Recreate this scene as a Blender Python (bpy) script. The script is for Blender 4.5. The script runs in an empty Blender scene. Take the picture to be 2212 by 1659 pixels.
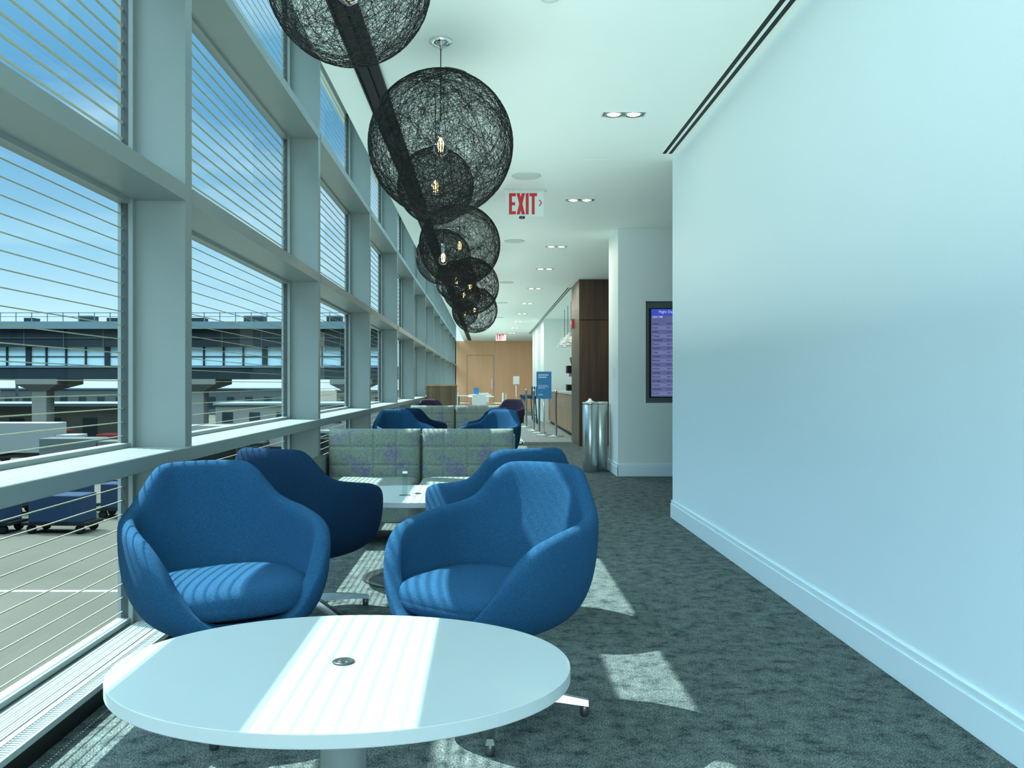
import bpy, math, random
from mathutils import Vector, Matrix
random.seed(7)
S = bpy.context.scene
COL = S.collection
H = 1.126

# ------------------------------------------------------------------ materials
def nodes_of(name):
    m = bpy.data.materials.new(name); m.use_nodes = True
    nt = m.node_tree; nt.nodes.clear()
    out = nt.nodes.new('ShaderNodeOutputMaterial')
    return m, nt, out

def pmat(name, col, rough=.6, metal=0., noise=None, bump=0., bscale=200., spec=.5, coords='Object', sheen=0., coat=0.):
    """principled; noise=(scale, col2, lo, hi)"""
    m, nt, out = nodes_of(name)
    b = nt.nodes.new('ShaderNodeBsdfPrincipled')
    nt.links.new(b.outputs[0], out.inputs[0])
    b.inputs['Base Color'].default_value = (*col, 1)
    b.inputs['Roughness'].default_value = rough
    b.inputs['Metallic'].default_value = metal
    b.inputs['Specular IOR Level'].default_value = spec
    b.inputs['Sheen Weight'].default_value = sheen
    b.inputs['Coat Weight'].default_value = coat
    tc = nt.nodes.new('ShaderNodeTexCoord')
    if noise:
        n = nt.nodes.new('ShaderNodeTexNoise'); n.inputs['Scale'].default_value = noise[0]
        n.inputs['Detail'].default_value = 5
        r = nt.nodes.new('ShaderNodeValToRGB')
        r.color_ramp.elements[0].position = noise[2]; r.color_ramp.elements[1].position = noise[3]
        r.color_ramp.elements[0].color = (*col, 1); r.color_ramp.elements[1].color = (*noise[1], 1)
        nt.links.new(tc.outputs[coords], n.inputs['Vector'])
        nt.links.new(n.outputs[0], r.inputs[0]); nt.links.new(r.outputs[0], b.inputs['Base Color'])
    if bump:
        n2 = nt.nodes.new('ShaderNodeTexNoise'); n2.inputs['Scale'].default_value = bscale
        n2.inputs['Detail'].default_value = 2
        bp = nt.nodes.new('ShaderNodeBump'); bp.inputs['Strength'].default_value = bump
        bp.inputs['Distance'].default_value = .004
        nt.links.new(tc.outputs[coords], n2.inputs['Vector'])
        nt.links.new(n2.outputs[0], bp.inputs['Height']); nt.links.new(bp.outputs[0], b.inputs['Normal'])
    return m

def emat(name, col, st):
    m, nt, out = nodes_of(name)
    e = nt.nodes.new('ShaderNodeEmission'); e.inputs[0].default_value = (*col, 1); e.inputs[1].default_value = st
    nt.links.new(e.outputs[0], out.inputs[0]); return m

def glassmat(name, tint, gl=.05, rough=.0):
    m, nt, out = nodes_of(name)
    t = nt.nodes.new('ShaderNodeBsdfTransparent'); t.inputs[0].default_value = (*tint, 1)
    g = nt.nodes.new('ShaderNodeBsdfGlossy'); g.inputs['Roughness'].default_value = rough
    lw = nt.nodes.new('ShaderNodeFresnel'); lw.inputs[0].default_value = 1.35
    mx = nt.nodes.new('ShaderNodeMixShader')
    mm = nt.nodes.new('ShaderNodeMath'); mm.operation = 'MULTIPLY'; mm.inputs[1].default_value = gl
    nt.links.new(lw.outputs[0], mm.inputs[0])
    nt.links.new(mm.outputs[0], mx.inputs[0]); nt.links.new(t.outputs[0], mx.inputs[1]); nt.links.new(g.outputs[0], mx.inputs[2])
    nt.links.new(mx.outputs[0], out.inputs[0]); return m

def fritmat():
    m, nt, out = nodes_of('frit_line')
    d = nt.nodes.new('ShaderNodeBsdfDiffuse'); d.inputs[0].default_value = (.40, .42, .32, 1)
    t = nt.nodes.new('ShaderNodeBsdfTranslucent'); t.inputs[0].default_value = (.34, .35, .26, 1)
    mx = nt.nodes.new('ShaderNodeMixShader'); mx.inputs[0].default_value = .35
    nt.links.new(d.outputs[0], mx.inputs[1]); nt.links.new(t.outputs[0], mx.inputs[2]); nt.links.new(mx.outputs[0], out.inputs[0])
    return m

def woodmat(name, c1, c2, scale=3., rough=.45, axis=2):
    m, nt, out = nodes_of(name)
    b = nt.nodes.new('ShaderNodeBsdfPrincipled'); nt.links.new(b.outputs[0], out.inputs[0])
    b.inputs['Roughness'].default_value = rough
    tc = nt.nodes.new('ShaderNodeTexCoord'); mp = nt.nodes.new('ShaderNodeMapping')
    sc = [scale*6]*3; sc[axis] = scale*.35
    mp.inputs['Scale'].default_value = sc
    n = nt.nodes.new('ShaderNodeTexNoise'); n.inputs['Scale'].default_value = 1.; n.inputs['Detail'].default_value = 6
    n.inputs['Distortion'].default_value = .6
    r = nt.nodes.new('ShaderNodeValToRGB'); r.color_ramp.elements[0].position = .35; r.color_ramp.elements[1].position = .65
    r.color_ramp.elements[0].color = (*c1, 1); r.color_ramp.elements[1].color = (*c2, 1)
    nt.links.new(tc.outputs['Object'], mp.inputs[0]); nt.links.new(mp.outputs[0], n.inputs['Vector'])
    nt.links.new(n.outputs[0], r.inputs[0]); nt.links.new(r.outputs[0], b.inputs['Base Color'])
    return m

M = {}
M['wall'] = pmat('wall_paint', (.76, .91, .975), .5, bump=.15, bscale=140)
M['wall2'] = pmat('wall_paint_warm', (.77, .87, .86), .6)
M['ceil'] = pmat('ceiling_paint', (.87, .965, .91), .5, noise=(.6, (.88, .97, .92), .3, .7))
M['speaker'] = pmat('speaker_mesh', (.60, .68, .64), .6)
M['base'] = pmat('baseboard_paint', (.72, .88, .94), .35)
M['conv'] = pmat('convector_paint', (.30, .38, .37), .4)
M['frame'] = pmat('window_frame_paint', (.18, .23, .222), .38, noise=(3, (.195, .245, .237), .3, .7))
M['gasket'] = pmat('gasket', (.03, .045, .045), .6)
M['glass'] = glassmat('window_glass', (.88, .97, .98), .35)
M['frit'] = fritmat()
M['black'] = pmat('black_metal', (.006, .008, .008), .5, spec=.2)
M['thread'] = pmat('black_thread', (.006, .009, .008), .5, spec=.2)
M['chrome'] = pmat('chrome', (.75, .80, .80), .12, 1.)
M['alu'] = pmat('polished_aluminium', (.55, .60, .60), .25, 1.)
M['alud'] = pmat('dark_aluminium', (.10, .12, .12), .35, .8)
M['tabletop'] = pmat('white_laminate', (.38, .46, .47), .34, noise=(4, (.395, .475, .485), .3, .7), spec=.4)
M['tablecol'] = pmat('table_column_paint', (.34, .43, .43), .4)
M['tablebase'] = pmat('table_base_disc', (.04, .055, .055), .35, .6)
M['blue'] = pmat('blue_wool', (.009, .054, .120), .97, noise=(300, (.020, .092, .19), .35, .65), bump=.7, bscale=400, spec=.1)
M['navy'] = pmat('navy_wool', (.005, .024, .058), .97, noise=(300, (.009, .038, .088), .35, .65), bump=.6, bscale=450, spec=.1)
M['purple'] = pmat('plum_wool', (.022, .014, .04), .95, noise=(200, (.035, .02, .055), .35, .65), bump=.4, bscale=500)
M['warm'] = emat('warm_filament', (1., .62, .22), 26)
M['lamp'] = emat('warm_lamp', (1., .78, .42), 7)
M['bulb'] = glassmat('bulb_glass', (.96, .93, .85), .9, .02)
M['acryl'] = glassmat('clear_acrylic', (.85, .93, .93), 1., .05)
M['red'] = pmat('red_letter', (.60, .012, .018), .4)
M['white'] = pmat('white_plastic', (.74, .82, .80), .35)
M['signw'] = pmat('sign_panel', (.72, .82, .78), .3)
M['steel'] = pmat('brushed_steel', (.50, .55, .54), .30, 1., noise=(30, (.56, .6, .58), .3, .7))
M['walnut'] = woodmat('walnut', (.024, .011, .004), (.07, .032, .011), 2.)
M['walnut2'] = woodmat('walnut_olive', (.08, .055, .022), (.14, .10, .045), 2.)
M['tan'] = woodmat('maple_panel', (.76, .42, .22), (.82, .47, .26), .6)
M['oak'] = woodmat('oak_counter', (.30, .18, .09), (.42, .27, .14), 2.)
M['stone'] = pmat('worktop_stone', (.55, .6, .58), .25)
M['signblue'] = pmat('blue_poster', (.02, .22, .50), .4)
M['signline'] = pmat('poster_print', (.45, .65, .85), .4)
M['tvframe'] = pmat('niche_frame', (.14, .20, .20), .4)
M['screen'] = emat('screen_purple', (.15, .18, .40), .5)
M['screenhead'] = emat('screen_header', (.05, .08, .50), .7)
M['screenrow'] = emat('screen_row', (.20, .23, .46), .55)
M['screentext'] = emat('screen_text', (.02, .02, .10), .4)
M['screenwt'] = emat('screen_white_text', (.45, .5, .9), .7)
M['concrete'] = pmat('apron_concrete', (.040, .041, .034), 1., noise=(.12, (.058, .057, .047), .3, .7), spec=0)
M['bridge_dark'] = pmat('bridge_dark_panel', (.009, .018, .022), .6, spec=.1)
M['bridge_light'] = pmat('bridge_roof_metal', (.08, .13, .145), .7, spec=.1)
M['bridge_glass'] = pmat('bridge_glazing', (.30, .45, .48), .4, spec=.2)
M['brgrey'] = pmat('building_grey', (.05, .062, .060), .9, spec=0)
M['brtan'] = pmat('building_tan', (.085, .085, .068), .9, spec=0)
M['pier'] = pmat('pale_concrete_pier', (.12, .13, .115), .9, spec=0)
M['truckw'] = pmat('truck_white', (.12, .135, .13), .7, spec=.1)
M['truckr'] = pmat('truck_red', (.075, .010, .008), .7, spec=.1)
M['cartb'] = pmat('cart_blue', (.008, .018, .034), .8, spec=.05)
M['tyre'] = pmat('tyre', (.006, .006, .006), .9, spec=.05)
M['cupw'] = pmat('cup_ceramic', (.7, .75, .73), .3)
M['yellow'] = pmat('yellow_paint', (.16, .13, .02), .8, spec=0)

def carpet():
    m, nt, out = nodes_of('carpet')
    b = nt.nodes.new('ShaderNodeBsdfPrincipled'); nt.links.new(b.outputs[0], out.inputs[0])
    b.inputs['Roughness'].default_value = .95; b.inputs['Specular IOR Level'].default_value = .1
    tc = nt.nodes.new('ShaderNodeTexCoord')
    n = nt.nodes.new('ShaderNodeTexNoise'); n.inputs['Scale'].default_value = 12; n.inputs['Detail'].default_value = 12
    n.inputs['Roughness'].default_value = .82
    nt.links.new(tc.outputs['Object'], n.inputs['Vector'])
    r = nt.nodes.new('ShaderNodeValToRGB')
    e = r.color_ramp.elements; e[0].position = .39; e[0].color = (.022, .037, .040, 1); e[1].position = .62; e[1].color = (.135, .172, .162, 1)
    e2 = r.color_ramp.elements.new(.475); e2.color = (.078, .105, .102, 1)
    nt.links.new(n.outputs[0], r.inputs[0])
    n2 = nt.nodes.new('ShaderNodeTexNoise'); n2.inputs['Scale'].default_value = 190; n2.inputs['Detail'].default_value = 3
    nt.links.new(tc.outputs['Object'], n2.inputs['Vector'])
    r2 = nt.nodes.new('ShaderNodeValToRGB'); r2.color_ramp.elements[0].position = .35; r2.color_ramp.elements[0].color = (.3, .3, .3, 1)
    r2.color_ramp.elements[1].position = .68; r2.color_ramp.elements[1].color = (1.9, 1.9, 1.9, 1)
    nt.links.new(n2.outputs[0], r2.inputs[0])
    mul = nt.nodes.new('ShaderNodeMixRGB'); mul.blend_type = 'MULTIPLY'; mul.inputs[0].default_value = 1
    nt.links.new(r.outputs[0], mul.inputs[1]); nt.links.new(r2.outputs[0], mul.inputs[2])
    # tiled zone by the counter
    sx = nt.nodes.new('ShaderNodeSeparateXYZ'); nt.links.new(tc.outputs['Object'], sx.inputs[0])
    g1 = nt.nodes.new('ShaderNodeMath'); g1.operation = 'GREATER_THAN'; g1.inputs[1].default_value = .62
    g2 = nt.nodes.new('ShaderNodeMath'); g2.operation = 'GREATER_THAN'; g2.inputs[1].default_value = 17.1
    g3 = nt.nodes.new('ShaderNodeMath'); g3.operation = 'MULTIPLY'
    nt.links.new(sx.outputs[0], g1.inputs[0]); nt.links.new(sx.outputs[1], g2.inputs[0])
    nt.links.new(g1.outputs[0], g3.inputs[0]); nt.links.new(g2.outputs[0], g3.inputs[1])
    br = nt.nodes.new('ShaderNodeTexBrick'); br.inputs['Scale'].default_value = 1.6
    br.inputs['Color1'].default_value = (.26, .29, .27, 1); br.inputs['Color2'].default_value = (.30, .33, .31, 1)
    br.inputs['Mortar'].default_value = (.2, .22, .2, 1); br.inputs['Mortar Size'].default_value = .008
    nt.links.new(tc.outputs['Object'], br.inputs['Vector'])
    mx = nt.nodes.new('ShaderNodeMixRGB'); nt.links.new(g3.outputs[0], mx.inputs[0])
    nt.links.new(mul.outputs[0], mx.inputs[1]); nt.links.new(br.outputs[0], mx.inputs[2])
    nt.links.new(mx.outputs[0], b.inputs['Base Color'])
    bp = nt.nodes.new('ShaderNodeBump'); bp.inputs['Strength'].default_value = .6; bp.inputs['Distance'].default_value = .005
    nt.links.new(n2.outputs[0], bp.inputs['Height']); nt.links.new(bp.outputs[0], b.inputs['Normal'])
    return m
M['carpet'] = carpet()

def tweed():
    m, nt, out = nodes_of('green_tweed')
    b = nt.nodes.new('ShaderNodeBsdfPrincipled'); nt.links.new(b.outputs[0], out.inputs[0])
    b.inputs['Roughness'].default_value = .95; b.inputs['Specular IOR Level'].default_value = .1
    tc = nt.nodes.new('ShaderNodeTexCoord')
    mp = nt.nodes.new('ShaderNodeMapping'); mp.inputs['Location'].default_value = (.9, .5, .6)
    nt.links.new(tc.outputs['Object'], mp.inputs[0])
    n = nt.nodes.new('ShaderNodeTexNoise'); n.inputs['Scale'].default_value = 9; n.inputs['Detail'].default_value = 10
    n.inputs['Roughness'].default_value = .88
    nt.links.new(mp.outputs[0], n.inputs['Vector'])
    r = nt.nodes.new('ShaderNodeValToRGB'); e = r.color_ramp.elements
    e[0].position = .30; e[0].color = (.17, .205, .195, 1); e[1].position = .74; e[1].color = (.15, .22, .13, 1)
    a = e.new(.50); a.color = (.17, .225, .18, 1); a = e.new(.59); a.color = (.13, .125, .24, 1)
    nt.links.new(n.outputs[0], r.inputs[0])
    n2 = nt.nodes.new('ShaderNodeTexNoise'); n2.inputs['Scale'].default_value = 150; n2.inputs['Detail'].default_value = 2
    nt.links.new(tc.outputs['Object'], n2.inputs['Vector'])
    r2 = nt.nodes.new('ShaderNodeValToRGB'); r2.color_ramp.elements[0].position = .35; r2.color_ramp.elements[0].color = (.75, .75, .76, 1)
    r2.color_ramp.elements[1].position = .65; r2.color_ramp.elements[1].color = (1.3, 1.3, 1.25, 1)
    nt.links.new(n2.outputs[0], r2.inputs[0])
    mul = nt.nodes.new('ShaderNodeMixRGB'); mul.blend_type = 'MULTIPLY'; mul.inputs[0].default_value = 1
    nt.links.new(r.outputs[0], mul.inputs[1]); nt.links.new(r2.outputs[0], mul.inputs[2])
    nt.links.new(mul.outputs[0], b.inputs['Base Color'])
    return m
M['tweed'] = tweed()

# ------------------------------------------------------------------ mesh builder
class MB:
    def __init__(s): s.v = []; s.f = []; s.mi = []; s.sm = []
    def add(s, vs, fs, mi=0, smooth=False):
        o = len(s.v); s.v += [tuple(v) for v in vs]
        for f in fs: s.f.append(tuple(i+o for i in f)); s.mi.append(mi); s.sm.append(smooth)
        return s
    def box(s, x0, x1, y0, y1, z0, z1, mi=0):
        vs = [(x, y, z) for z in (z0, z1) for y in (y0, y1) for x in (x0, x1)]
        fs = [(0, 2, 3, 1), (4, 5, 7, 6), (0, 1, 5, 4), (2, 6, 7, 3), (0, 4, 6, 2), (1, 3, 7, 5)]
        return s.add(vs, fs, mi)
    def lathe(s, prof, n=32, mi=0, a=1., b=1., ex=2., c=(0, 0, 0), smooth=True):
        vs = []; fs = []
        for r, z in prof:
            for k in range(n):
                t = 2*math.pi*k/n; ct, st = math.cos(t), math.sin(t)
                q = (abs(ct)**ex+abs(st)**ex)**(-1/ex)
                vs.append((c[0]+a*r*q*ct, c[1]+b*r*q*st, c[2]+z))
        m = len(prof)
        for i in range(m-1):
            for k in range(n):
                k2 = (k+1) % n
                fs.append((i*n+k, i*n+k2, (i+1)*n+k2, (i+1)*n+k))
        fs.append(tuple(reversed(range(n)))); fs.append(tuple(range((m-1)*n, m*n)))
        return s.add(vs, fs, mi, smooth)
    def tube(s, pts, rad, n=8, mi=0, closed=False, smooth=True):
        pts = [Vector(p) for p in pts]; L = len(pts); vs = []; fs = []
        for i, p in enumerate(pts):
            if closed: d = pts[(i+1) % L]-pts[i-1]
            else: d = pts[min(i+1, L-1)]-pts[max(i-1, 0)]
            d.normalize()
            up = Vector((0, 0, 1)) if abs(d.z) < .9 else Vector((1, 0, 0))
            a = d.cross(up).normalized(); b = d.cross(a).normalized()
            r = rad[i] if isinstance(rad, (list, tuple)) else rad
            for k in range(n):
                t = 2*math.pi*k/n
                vs.append(p+a*math.cos(t)*r+b*math.sin(t)*r)
        for i in range(L if closed else L-1):
            j = (i+1) % L
            for k in range(n):
                k2 = (k+1) % n
                fs.append((i*n+k, j*n+k, j*n+k2, i*n+k2))
        if not closed:
            fs.append(tuple(range(n))); fs.append(tuple(reversed(range((L-1)*n, L*n))))
        return s.add(vs, fs, mi, smooth)
    def mesh(s, name, mats):
        me = bpy.data.meshes.new(name)
        me.from_pydata(s.v, [], s.f)
        for m in mats: me.materials.append(M[m])
        me.polygons.foreach_set('material_index', s.mi); me.polygons.foreach_set('use_smooth', s.sm)
        me.update(); return me

def link(name, data, parent=None, loc=(0, 0, 0), rot=(0, 0, 0), bevel=0, subs=0):
    o = bpy.data.objects.new(name, data); COL.objects.link(o)
    o.location = loc; o.rotation_euler = rot
    if parent: o.parent = parent
    if bevel:
        m = o.modifiers.new('b', 'BEVEL'); m.width = bevel; m.segments = 2; m.limit_method = 'ANGLE'
    if subs:
        m = o.modifiers.new('s', 'SUBSURF'); m.levels = subs; m.render_levels = subs
    return o

def tag(o, label=None, cat=None, group=None, kind=None):
    if label: o['label'] = label
    if cat: o['category'] = cat
    if group: o['group'] = group
    if kind: o['kind'] = kind
    return o

def thing(name, loc, label, cat, rz=0, group=None):
    o = bpy.data.objects.new(name, None); o.empty_display_size = .1; COL.objects.link(o)
    o.location = loc; o.rotation_euler = (0, 0, rz)
    return tag(o, label, cat, group)

def struct(name, mb, mats, label, bevel=0):
    return tag(link(name, mb.mesh(name, mats), bevel=bevel), label, None, None, 'structure')

def dup(root, loc, rz=None, label=None):
    n = root.copy(); COL.objects.link(n); n.location = loc
    if rz is not None: n.rotation_euler = (0, 0, rz)
    if label: n['label'] = label
    def rec(src, dst):
        for c in list(src.children):
            k = c.copy(); COL.objects.link(k); k.parent = dst; rec(c, k)
    rec(root, n); return n

def text_mesh(txt, size, mat, sx=1., bold=0., align='CENTER', spacing=1.):
    cu = bpy.data.curves.new('t', 'FONT'); cu.body = txt; cu.size = size; cu.align_x = align; cu.align_y = 'CENTER'
    cu.offset = bold; cu.resolution_u = 2; cu.space_character = spacing
    ob = bpy.data.objects.new('t', cu); COL.objects.link(ob)
    bpy.context.view_layer.update()
    me = bpy.data.meshes.new_from_object(ob.evaluated_get(bpy.context.evaluated_depsgraph_get()))
    bpy.data.objects.remove(ob); me.transform(Matrix(((sx, 0, 0, 0), (0, 0, -1, 0), (0, 1, 0, 0), (0, 0, 0, 1))))
    me.materials.clear(); me.materials.append(M[mat]); return me

# ------------------------------------------------------------------ room shell
XI, XG = -1.32, -1.577
XR = 1.575
CZ = 3.02
YB, YF = -3.0, 38.7
ZT = 4.22
struct('floor', MB().box(-1.65, 4.6, YB, YF+.2, -.2, 0), ['carpet'], 'mottled dark grey-green carpet, pale tiles by the counter')
struct('ceiling', MB().box(-.97, 4.6, YB, YF+.2, CZ, ZT+.1).box(-1.7, -.97, YB, YF+.2, ZT, ZT+.1), ['ceil'],
       'smooth white ceiling with a raised slot along the glazing')
struct('wall_right', MB().box(XR, XR+.16, YB, 7.43, 0, CZ), ['wall'], 'long pale wall with a fine linen texture')
def baseb(name, x0, x1, y0, y1, z=.148):
    mb = MB()
    mb.box(x0, x1, y0, y1, 0, z*.80)
    dx = .006 if (x1-x0) < (y1-y0) else 0; dy = .006 if not dx else 0
    mb.box(x0+dx, x1, y0+dy, y1, z*.80, z)
    return struct(name, mb, ['base'], 'tall white painted skirting with a stepped top', .002)
baseb('baseboard_right', XR-.016, XR, YB, 7.43+.012)
NX0, NX1, NZ0, NZ1, WY = 1.948, 2.66, .894, 2.137, 10.73
mb = MB()
mb.box(1.61, NX0, WY, 11.54, 0, CZ).box(NX1, 4.45, WY, 11.54, 0, CZ).box(NX0, NX1, WY, 11.54, 0, NZ0).box(NX0, NX1, WY, 11.54, NZ1, CZ)
mb.box(NX0, NX1, WY+.12, 11.54, NZ0, NZ1)
struct('wall_recess', mb, ['wall2'], 'white partition wall with a recessed screen niche')
baseb('baseboard_recess', 1.60, 4.45, WY-.016, WY)
baseb('baseboard_column', 1.594, 1.61, WY-.016, 11.54)
struct('wall_far_right', MB().box(4.45, 4.6, YB, YF, 0, CZ), ['wall2'], 'plain white side wall')
mb = MB(); mb.box(1.69, 4.45, 15.9, 17.27, 0, 2.28, 0).box(1.69, 4.45, 15.905, 17.27, 2.29, CZ, 0).box(1.68, 1.69, 15.9, 17.27, 0, CZ, 1)
struct('wall_walnut', mb, ['walnut', 'walnut2'], 'full height dark walnut clad wall block')
struct('wall_bar', MB().box(2.7, 2.85, 17.27, 25.7, 0, CZ), ['wall2'], 'white wall behind the coffee counter')
struct('wall_partition', MB().box(1.69, 4.45, 25.7, 32, 0, CZ), ['wall2'], 'white partition wall beyond the counter')
mb = MB(); mb.box(-1.65, .36, YF, YF+.2, 0, CZ).box(.40, 4.45, YF, YF+.2, 0, CZ).box(.36, .40, YF+.05, YF+.2, 0, CZ, 1)
struct('wall_end', mb, ['tan', 'white'], 'pale orange maple panelled end wall')
mb = MB(); mb.box(-.84, -.83, YF-.012, YF, 0, 2.4).box(.33, .34, YF-.012, YF, 0, 2.4).box(-.84, .34, YF-.012, YF, 2.39, 2.4)
mb.box(-.83, .33, YF-.006, YF, 0, 2.39, 1)
d = struct('door_1', mb, ['walnut2', 'tan'], 'flush maple door in the panelled end wall')
link('door_handle', MB().box(.24, .27, YF-.06, YF-.006, .9, 1.35).mesh('h', ['alu']), d)

mb = MB()  # unseen glazed wall behind the camera, added so light enters from there
for x in (-1.6, -.1, 1.4): mb.box(x, x+.08, YB-.1, YB, 0, CZ)
mb.box(-1.6, 1.6, YB-.1, YB, 0, .1).box(-1.6, 1.6, YB-.1, YB, 2.95, CZ)
w = struct('window_20', mb, ['frame'], 'unseen glazed end wall added to let light in')
link('glass_pane', MB().add([(-1.6, YB-.05, .1), (1.6, YB-.05, .1), (1.6, YB-.05, 2.95), (-1.6, YB-.05, 2.95)], [(0, 1, 2, 3)]).mesh('g', ['glass']), w)

# ------------------------------------------------------------------ curtain wall
PIT = 3.06; Y0 = 3.86-3.06*2
zones = [(.09, .79), (.85, 1.93), (2.0, 3.06), (3.12, ZT-.02)]
k = 0; y = Y0
while y < YF:
    y1 = min(y+PIT, YF)
    mb = MB()
    mb.box(-1.60, XI, y1, y1+.085, 0, ZT)
    for ys in (y1-.040, y1+.085): mb.box(-1.60, -1.535, ys, ys+.040, 0, ZT)
    for ys in (y1-.042, y1+.125): mb.box(-1.585, -1.555, ys, ys+.002, .09, ZT-.02, 1)
    a, b = y+.085, y1
    mb.box(-1.60, XI+.004, a, b, 1.93, 2.0).box(-1.60, XI+.004, a, b, 3.06, 3.12)
    mb.box(-1.60, -1.50, a, b, 0, .085).box(-1.60, -1.45, a, b, ZT-.03, ZT)
    for z0, z1 in zones:
        mb.box(-1.60, -1.545, a, b, z0, z0+.02).box(-1.60, -1.545, a, b, z1-.02, z1)
    w = struct('window_%d' % (k+1), mb, ['frame', 'gasket'], 'tall curtain wall bay with grey painted mullion and rails')
    g = MB()
    for z0, z1 in zones:
        g.add([(XG, a, z0), (XG, b, z0), (XG, b, z1), (XG, a, z1)], [(0, 1, 2, 3)], 0)
        if z0 > 3: p, th = .06, .003
        elif z0 > 1.95: p, th = .070, .0100
        else: p, th = .060, .004
        z = z0+.05
        while z < z1-.035:
            g.box(XG-.002, XG+.002, a+.03, b-.03, z-th/2, z+th/2, 1); z += p
    link('glass_pane', g.mesh('glass_pane', ['glass', 'frit']), w)['label'] = 'clear glass with fine horizontal beige lines'
    link('sill', MB().box(-1.60, XI+.02, y, y1, .79, .85).mesh('sill', ['frame']), w, bevel=.004)
    y += PIT; k += 1

cv = thing('convector_cover', (0, 0, 0), 'low pale slatted metal heater cover along the window base', 'radiator')
mb = MB()
mb.box(-1.50, -1.47, YB, YF, .02, .086)
for i in range(9):
    x = -1.49+.0125*i
    mb.box(x-.0305, x-.0215, YB, YF, .078, .09)
mb.box(-1.53, -1.40, YB, YF, .06, .078)
link('slatted_strip', mb.mesh('slats', ['conv']), cv)
mb = MB(); mb.box(-1.405, -1.385, YB, YF, .02, .09); mb.box(-1.345, -1.33, YB, YF, .070, .09)
yy = 1.2
while yy < 10:
    mb.box(-1.385, -1.345, yy, yy+.009, .078, .088); yy += .016
mb.box(-1.385, -1.345, 10, YF, .074, .088)
link('grille', mb.mesh('grille', ['conv']), cv)
link('toe_panel', MB().box(-1.385, -1.345, YB, YF, 0, .062).mesh('toe', ['black']), cv)

def slot(name, x0, x1, y0, y1, label):
    mb = MB(); w = x1-x0
    mb.box(x0, x0+w*.38, y0, y1, CZ-.004, CZ, 0).box(x1-w*.38, x1, y0, y1, CZ-.004, CZ, 0)
    mb.box(x0+w*.38, x1-w*.38, y0, y1, CZ-.007, CZ, 1)
    mb.box(x0-.006, x0, y0, y1, CZ-.006, CZ, 1).box(x1, x1+.006, y0, y1, CZ-.006, CZ, 1)
    return struct(name, mb, ['black', 'ceil'], label)
slot('trim_1', 1.445, 1.525, YB, 7.22, 'black double line air slot in the ceiling beside the wall')
slot('trim_2', 1.60, 1.68, 17.3, 33, 'black linear air slot in the ceiling')
mb = MB(); mb.box(-.785, -.635, YB, YF-.5, CZ-.006, CZ)
mb.box(-.785, -.775, YB, YF-.5, CZ-.02, CZ).box(-.645, -.635, YB, YF-.5, CZ-.02, CZ).box(-.716, -.704, YB, YF-.5, CZ-.02, CZ)
struct('trim_3', mb, ['black'], 'wide black linear track recessed in the ceiling')
mb = MB().box(.80, 1.12, 7.42, 7.74, CZ-.0012, CZ)
struct('trim_4', mb, ['ceil'], 'square flush ceiling access hatch')

# ------------------------------------------------------------------ downlights, speakers
def downlight():
    t = thing('recessed_downlight', (0, 0, 0), 'twin recessed ceiling downlight with warm lamps', 'ceiling light', group='twin ceiling downlights')
    mb = MB(); w, h = .155, .065
    mb.box(-w, w, -h, -h+.008, -.006, .0).box(-w, w, h-.008, h, -.006, 0).box(-w, -w+.008, -h, h, -.006, 0).box(w-.008, w, -h, h, -.006, 0)
    mb.box(-w+.008, w-.008, -h+.008, h-.008, -.002, 0, 1)
    link('housing', mb.mesh('housing', ['white', 'alu']), t)
    for x in (-.07, .07):
        l = link('lamp', MB().lathe([(.001, -.012), (.03, -.011), (.044, -.006), (.046, -.002)], 20).mesh('lamp', ['lamp']), t, loc=(x, 0, 0))
        link('reflector_ring', MB().lathe([(.047, -.002), (.056, -.010), (.058, -.002)], 24).mesh('ring', ['chrome']), l)
    return t
dl = downlight(); dl.location = (.965, 6.17, CZ)
DY = [9.04, 12.1, 14.45, 17.4, 20.6, 23.6, 26.6, 29.6, 32.6]
for yy in DY: dup(dl, (.965, yy, CZ))
for yy in DY[1:]+[35.5]:
    la = bpy.data.lights.new('downlight_beam', 'AREA'); la.shape = 'RECTANGLE'; la.size = .26; la.size_y = .1
    la.energy = 17 if yy < 30 else 26; la.color = (1., .95, .84)
    o = link('downlight_beam', la, loc=(.965, yy, CZ-.03))
sp = MB().lathe([(.125, .01), (.135, -.004), (.13, -.008), (.12, -.009), (.01, -.010)], 40).mesh('sp', ['speaker'])
for i, (x, yy) in enumerate([(.366, 8.0), (.374, 11.65), (.38, 16.4), (.38, 20.5), (.38, 25)]):
    tag(link('ceiling_speaker', sp, loc=(x, yy, CZ)), 'round white flush ceiling speaker', 'speaker', 'ceiling speakers')
tag(link('smoke_detector', MB().lathe([(.06, .01), (.06, -.02), (.045, -.035), (.01, -.04)], 24).mesh('sd', ['white']), loc=(.31, 4.25, CZ)), 'small round white ceiling smoke detector', 'smoke detector')

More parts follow.
